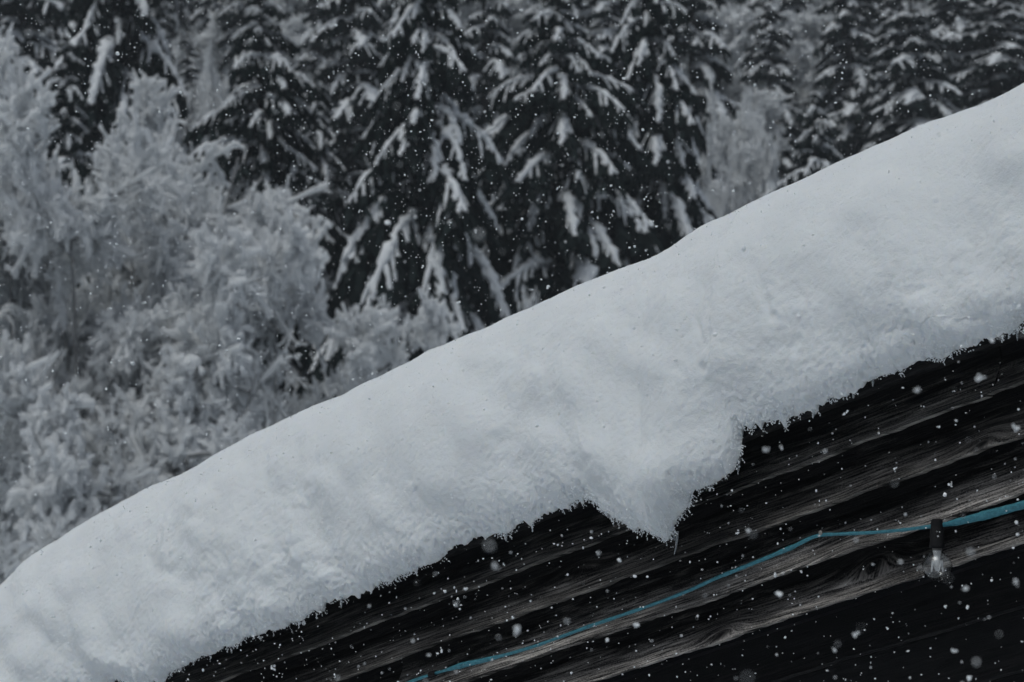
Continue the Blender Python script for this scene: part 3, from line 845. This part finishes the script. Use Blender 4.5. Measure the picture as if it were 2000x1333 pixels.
# ------------------------------------------------------------------ frosted broadleaf trees and thickets
def frosted(seed, H, Rw, n1=12, n2=9, n3=8, n4=7, up=0.32, twig=0.55, snowr=0.028, stems=3):
    """bare tree, every twig loaded with snow; returns (trunk mesh, branches mesh, snow mesh)"""
    rg = np.random.default_rng(seed)
    tr = Acc(); br = Acc(); sn_ = Acc()
    def grow(P, Dr, L, k, curv):
        t = np.linspace(0, 1, k)[None, :, None]
        c = rg.normal(0, curv, P.shape)
        return P[:, None, :] + Dr[:, None, :] * t * L[:, None, None] + c[:, None, :] * (t ** 2) * L[:, None, None]
    def dirn(n, base, spread, lift):
        d = base + rg.normal(0, spread, (n, 3)); d[:, 2] += lift
        return d / np.linalg.norm(d, axis=1, keepdims=True)
    st = np.zeros((stems, 3)); st[:, :2] = rg.normal(0, 0.3, (stems, 2))
    sd = dirn(stems, np.array([0, 0, 1.0]), 0.16, 0)
    S = grow(st, sd, np.full(stems, H * 0.9), 8, 0.12)
    V, F = tubes(S, np.linspace(1, 0.15, 8)[None] * np.full((stems, 1), H * 0.011 + 0.02), 8, jitter=0.1, rng=rg); tr.add(V, F)
    def children(parents, n, tmin, tmax, spread, lift, Lf, k, curv):
        m_, kk, _ = parents.shape
        t = rg.uniform(tmin, tmax, (m_, n))
        f = t * (kk - 1); i = np.minimum(f.astype(int), kk - 2); fr_ = (f - i)[..., None]
        ar = np.arange(m_)[:, None]
        P = parents[ar, i] * (1 - fr_) + parents[ar, i + 1] * fr_
        T = parents[ar, i + 1] - parents[ar, i]; T = T / (np.linalg.norm(T, axis=2, keepdims=True) + 1e-9)
        P = P.reshape(-1, 3); T = T.reshape(-1, 3)
        return P, dirn(len(P), T * 0.8, spread, lift), t.reshape(-1)
    P, Dr, t = children(S, n1, 0.12, 1.0, 0.75, 0.0, 1, 6, .2)
    # spread sideways to fill an egg-shaped crown
    hrel = np.clip(P[:, 2] / H, 0, 1)
    L = Rw * np.clip(1.08 - (np.abs(hrel - 0.45) / 0.55) ** 3.2, 0.15, 1) ** 0.6 * rg.uniform(0.6, 1.05, len(P))
    a = rg.uniform(0, 6.283, len(P)); Dr = np.stack([np.cos(a), np.sin(a), rg.uniform(0.05, 0.75, len(P)) * up * 2], 1); Dr /= np.linalg.norm(Dr, axis=1, keepdims=True)
    B1 = grow(P, Dr, L, 7, 0.16)
    V, F = tubes(B1, np.linspace(1, 0.3, 7)[None] * 0.055 * np.ones((len(B1), 1)), 5, rng=rg); br.add(V, F)
    P, Dr, t = children(B1, n2, 0.15, 1.0, 0.55, 0.12, 1, 5, .2)
    B2 = grow(P, Dr, Rw * 0.42 * rg.uniform(0.5, 1.1, len(P)), 5, 0.2)
    V, F = tubes(B2, np.linspace(1, 0.4, 5)[None] * 0.026 * np.ones((len(B2), 1)), 4, rng=rg); br.add(V, F)
    P, Dr, t = children(B2, n3, 0.1, 1.0, 0.85, 0.05, 1, 4, .2)
    B3 = grow(P, Dr, twig * 1.1 * rg.uniform(0.5, 1.2, len(P)), 4, 0.22)
    V, F = tubes(B3, np.full(B3.shape[:2], 0.007), 3, rng=rg); br.add(V, F)
    P, Dr, t = children(B3, n4, 0.1, 1.0, 1.0, -0.1, 1, 3, .2)
    B4 = grow(P, Dr, twig * 0.42 * rg.uniform(0.4, 1.2, len(P)), 3, 0.45)
    # snow lies on the twigs in uneven loads: whole sprays loaded, others nearly bare
    load3 = np.clip(0.62 + 1.1 * vnoise(B3[:, 0, 0] * 1.3 + B3[:, 0, 1] * 0.7, B3[:, 0, 2] * 1.3, seed), 0.04, 1.5)
    load4 = np.repeat(load3, n4)
    V, F = tubes(B2, (0.5 + rg.uniform(size=B2.shape[:2])) * snowr * 1.1, 5, 0.8, 0.2, rg, snowr * 0.9); sn_.add(V, F)
    V, F = tubes(B3, (0.5 + rg.uniform(size=B3.shape[:2])) * snowr * load3[:, None] * 1.15, 5, 0.8, 0.25, rg, snowr * 0.6); sn_.add(V, F)
    V, F = tubes(B4, (0.45 + rg.uniform(size=B4.shape[:2])) * snowr * load4[:, None], 4, 0.8, 0.25, rg, 0.006); sn_.add(V, F)
    V, F = tubes(B1, (0.4 + rg.uniform(size=B1.shape[:2])) * 0.035, 5, 0.7, 0.2, rg, 0.05); sn_.add(V, F)
    return tr.mesh('trunk', M_RIME), br.mesh('branches', M_RIME), sn_.mesh('twig_snow', M_HOAR)
FT = [frosted(501, 15.0, 3.0, 19, 10, 8, 5, snowr=0.062), frosted(502, 13.0, 2.6, 17, 9, 8, 5, snowr=0.062), frosted(503, 10.0, 2.4, 15, 8, 8, 5, snowr=0.062)]
def frosted_tree(px, topy, dist, hw, v, label, rot=0.0, name='frosted_tree', cat='tree', Hn=None, group=None):
    p = at(px, topy, dist)
    Hm_, Rm_ = [(15.4, 3.6), (13.4, 3.2), (10.4, 3.0)][v]
    gz = float(ground_z(p[0], dist)) - 0.2
    H = (p[2] - gz) if Hn is None else Hn
    z0 = gz
    root = empty(name, (p[0], dist, z0)); tag(root, label, cat, group)
    root.rotation_euler = (0, 0, rot)
    root.scale = (hw * dist / FP / Rm_,) * 2 + (H / Hm_,)
    for nm, me in zip(('trunk', 'branches', 'twig_snow'), FT[v]):
        o = bpy.data.objects.new(nm, me); C.objects.link(o); o.parent = root
        if nm != 'trunk': o['kind'] = 'stuff'
    return root
frosted_tree(235, 125, 47, 275, 0, 'big round broadleaf tree white with hoarfrost filling the left side', 0.4)
frosted_tree(105, 140, 49, 230, 0, 'tall frosted tree whose crown merges with the big round one from its left', 3.6)
frosted_tree(345, 210, 50, 130, 1, 'slimmer frosted tree at the right shoulder of the big round one', 0.8)
frosted_tree(125, 195, 44, 210, 1, 'frosted tree between the left-edge one and the big round one, set a little nearer', 1.7)
frosted_tree(250, 480, 45, 210, 1, 'middle frosted tree in front of the big round one', 5.5)
frosted_tree(5, 170, 46, 210, 1, 'frosted broadleaf tree cut by the left edge of the picture', 2.0)
frosted_tree(520, 400, 49, 165, 1, 'lower frosted tree at the foot of the arched-bough spruce', 1.1)
frosted_tree(350, 560, 43, 230, 2, 'low frosted shrub with dark gaps, just above the middle of the snow slope at left', 2.7, 'frosted_shrub', 'shrub')
frosted_tree(120, 640, 41, 210, 2, 'nearest frosted shrub, above the rounded lower left end of the roof snow', 4.2, 'frosted_shrub', 'shrub')
frosted_tree(700, 580, 52, 90, 2, 'small frosted shrub below the left flank of the largest central spruce', 0.9, 'frosted_shrub', 'shrub')
frosted_tree(1045, 515, 56, 55, 2, 'small pale shrub peeking over the snow crest beneath the arched spruce', 3.3, 'frosted_shrub', 'shrub')
frosted_tree(965, 590, 54, 40, 2, 'lowest little shrub peeking over the snow crest right of the largest central spruce', 5.0, 'frosted_shrub', 'shrub')
frosted_tree(425, 20, 80, 60, 1, 'pale bare tree behind, left of the arched-bough spruce', 1.9)
frosted_tree(1435, 90, 76, 75, 1, 'pale bare thicket tree in the gap right of the dark spruce', 0.2)
frosted_tree(1400, 250, 73, 50, 0, 'lower pale bare tree right at the skirt of the dark spruce', 4.4)
frosted_tree(960, -10, 96, 50, 1, 'pale bare tree at the top between the central and arched spruces', 3.0)
frosted_tree(300, 30, 74, 60, 0, 'pale bare tree behind the top of the big frosted tree', 5.1)

# the wood on the hillside
rg = np.random.default_rng(77)
cnt = 0
for y in (98, 110, 124, 138, 152, 168, 186, 205, 225):
    half = 1000 / FP * y * 1.45 + 4
    x = -half + rg.uniform(0, 3)
    while x < half:
        spruce_far(x, y + rg.uniform(-4, 4), rg.uniform(12, 19), rg.uniform(0.9, 1.35), int(rg.integers(0, 3)), rg.uniform(0, 6.28),
                   'snow-covered spruce in the hazy wood on the hillside behind', 'spruces on the far hillside')
        cnt += 1
        x += rg.uniform(3.6, 6.0)


# pale rimed broadleaf trees on the slope between and above the spruces
for y in (78, 90, 103, 117, 131, 146, 160, 178):
    half = 1000 / FP * y * 1.4 + 3
    x = -half + rg.uniform(0, 3)
    while x < half:
        yy = y + rg.uniform(-4, 4)
        gz = float(ground_z(np.float64(x), np.float64(yy))) - 0.2
        v = int(rg.integers(0, 3))
        root = empty('frosted_tree', (x, yy, gz)); tag(root, 'pale rimed bare tree in the hazy wood on the hillside behind', 'tree', 'pale bare trees on the hillside')
        root.rotation_euler = (0, 0, rg.uniform(0, 6.28)); k_ = rg.uniform(0.8, 1.15)
        root.scale = (k_, k_, k_ * (0.75 if v == 0 else 0.9))
        for nm, me in zip(('trunk', 'branches', 'twig_snow'), FT[v]):
            o = bpy.data.objects.new(nm, me); C.objects.link(o); o.parent = root
            if nm != 'trunk': o['kind'] = 'stuff'
        x += rg.uniform(3.2, 5.5)

# ------------------------------------------------------------------ falling snow
ico_v = []
ph_ = (1 + 5 ** 0.5) / 2
for a_, b_ in ((1, ph_), (-1, ph_), (1, -ph_), (-1, -ph_)):
    ico_v += [(0, a_, b_), (a_, b_, 0), (b_, 0, a_)]
ico_v = np.array(ico_v) / math.hypot(1, ph_)
ico_f = []
for i in range(12):
    for j in range(i + 1, 12):
        for k_ in range(j + 1, 12):
            if all(abs(np.linalg.norm(ico_v[a] - ico_v[b]) - 1.0515) < 0.01 for a, b in ((i, j), (j, k_), (i, k_))):
                ico_f.append((i, j, k_))
ico_f = np.array(ico_f)
def flakes(P, R):
    n = len(P)
    jit = RNG.uniform(0.55, 1.25, (n, 12, 1))
    st = RNG.uniform(0.6, 1.4, (n, 1, 3))
    V = P[:, None, :] + ico_v[None] * jit * st * R[:, None, None]
    F = (ico_f[None] + (np.arange(n) * 12)[:, None, None]).reshape(-1, 3)
    return V.reshape(-1, 3), F
def volume(n, y0, y1, margin):
    Y = (RNG.uniform(y0 ** 3, y1 ** 3, n)) ** (1 / 3)
    X = RNG.uniform(-1, 1, n) * (Y * 1000 / FP + margin)
    Z = RNG.uniform(-1, 1, n) * (Y * 667 / FP + margin) + Y * math.tan(PITCH)
    return np.stack([X, Y, Z], 1)
P = np.concatenate([volume(9000, 0.9, 5.6, 0.25), volume(12000, 3.2, 4.9, 0.2), volume(8000, 5.0, 14.0, 0.4)])
# keep the flakes out of the wall and the roof snow
q = P - P0; du, dh, dw = q @ D, q @ V_, q @ Nn
inside = (dw < 0.13) & (dh < E[0] + 0.1)
inside |= (dw < 0.28) & (dh > np.interp(du, us, hB) - 0.01) & (dh < np.interp(du, us, hTop) + 0.02)
inside |= (dw < 0.0) & (dh < np.interp(du, us, hTop) + 0.02) & (du > us[0])
P = P[~inside]
R = np.clip(RNG.lognormal(math.log(0.00088), 0.42, len(P)), 0.0005, 0.0030)
V, F = flakes(P, R)
fa = Acc(); fa.add(V, F)
o = link('falling_snow', fa.mesh('falling_snow', M_FROST, False)); tag(o, 'countless small snowflakes drifting down through the whole scene', 'snowfall', kind='stuff')
# clotted larger flakes close in front of the dark boards
big = [(1010, 1232, 1.9, 3.0), (910, 1150, 3.0, 2.8), (1522, 1160, 2.3, 3.2), (1914, 738, 2.0, 3.0), (1653, 806, 3.4, 3.2), (1243, 1222, 2.6, 2.8), (1985, 836, 2.2, 2.4), (1790, 762, 1.9, 2.2), (1885, 1150, 2.0, 2.2), (1672, 1240, 2.2, 2.2),
       (1865, 1272, 2.4, 2.4), (1893, 1325, 2.6, 3.0), (1210, 1094, 2.9, 2.6), (1001, 1206, 3.3, 2.4), (533, 1305, 3.2, 3.6), (968, 1104, 1.7, 2.0), (1855, 946, 3.3, 2.6), (1496, 878, 2.0, 2.2), (1985, 1138, 2.0, 1.8), (890, 1180, 2.2, 2.0), (1628, 1270, 2.3, 2.2),
       (1847, 1185, 3.3, 2.2), (1440, 1040, 3.2, 2.6), (1748, 917, 3.5, 2.8), (1090, 260, 3.6, 3.0)]
acc_rng = np.random.default_rng(9)
for (px, py, dist, rr) in big:
    c = at(px, py, dist)
    n = 7
    offs = acc_rng.normal(0, rr * 0.0005, (n, 3))
    V, F = flakes(offs, np.full(n, rr * 0.00055) * acc_rng.uniform(0.6, 1.2, n))
    a = Acc(); a.add(V, F)
    o = link('snowflake', a.mesh('snowflake', M_FROST, False)); o.location = c
    tag(o, 'large clotted snowflake drifting blurred in the air before the hut', 'snowflake', 'large snowflakes in the air')

# ------------------------------------------------------------------ the snowy air
def box(name, a, b, mat):
    v = [(x, y, z) for x in (a[0], b[0]) for y in (a[1], b[1]) for z in (a[2], b[2])]
    f = [(0, 1, 3, 2), (4, 6, 7, 5), (0, 4, 5, 1), (2, 3, 7, 6), (0, 2, 6, 4), (1, 5, 7, 3)]
    me = bpy.data.meshes.new(name); me.from_pydata(v, [], f); me.materials.append(mat); me.update()
    return link(name, me)
m = bpy.data.materials.new('snowy_air'); m.use_nodes = True
nt = m.node_tree
nt.nodes.remove(nt.nodes['Principled BSDF'])
vo = nt.nodes.new('ShaderNodeVolumePrincipled')
vo.inputs['Color'].default_value = (0.86, 0.93, 1.0, 1); vo.inputs['Density'].default_value = 0.0010; vo.inputs['Anisotropy'].default_value = 0.1
nt.links.new(vo.outputs[0], nt.nodes['Material Output'].inputs['Volume'])
hz = box('haze', (-146, -22, -12), (146, 306, 125), m); tag(hz, kind='stuff')
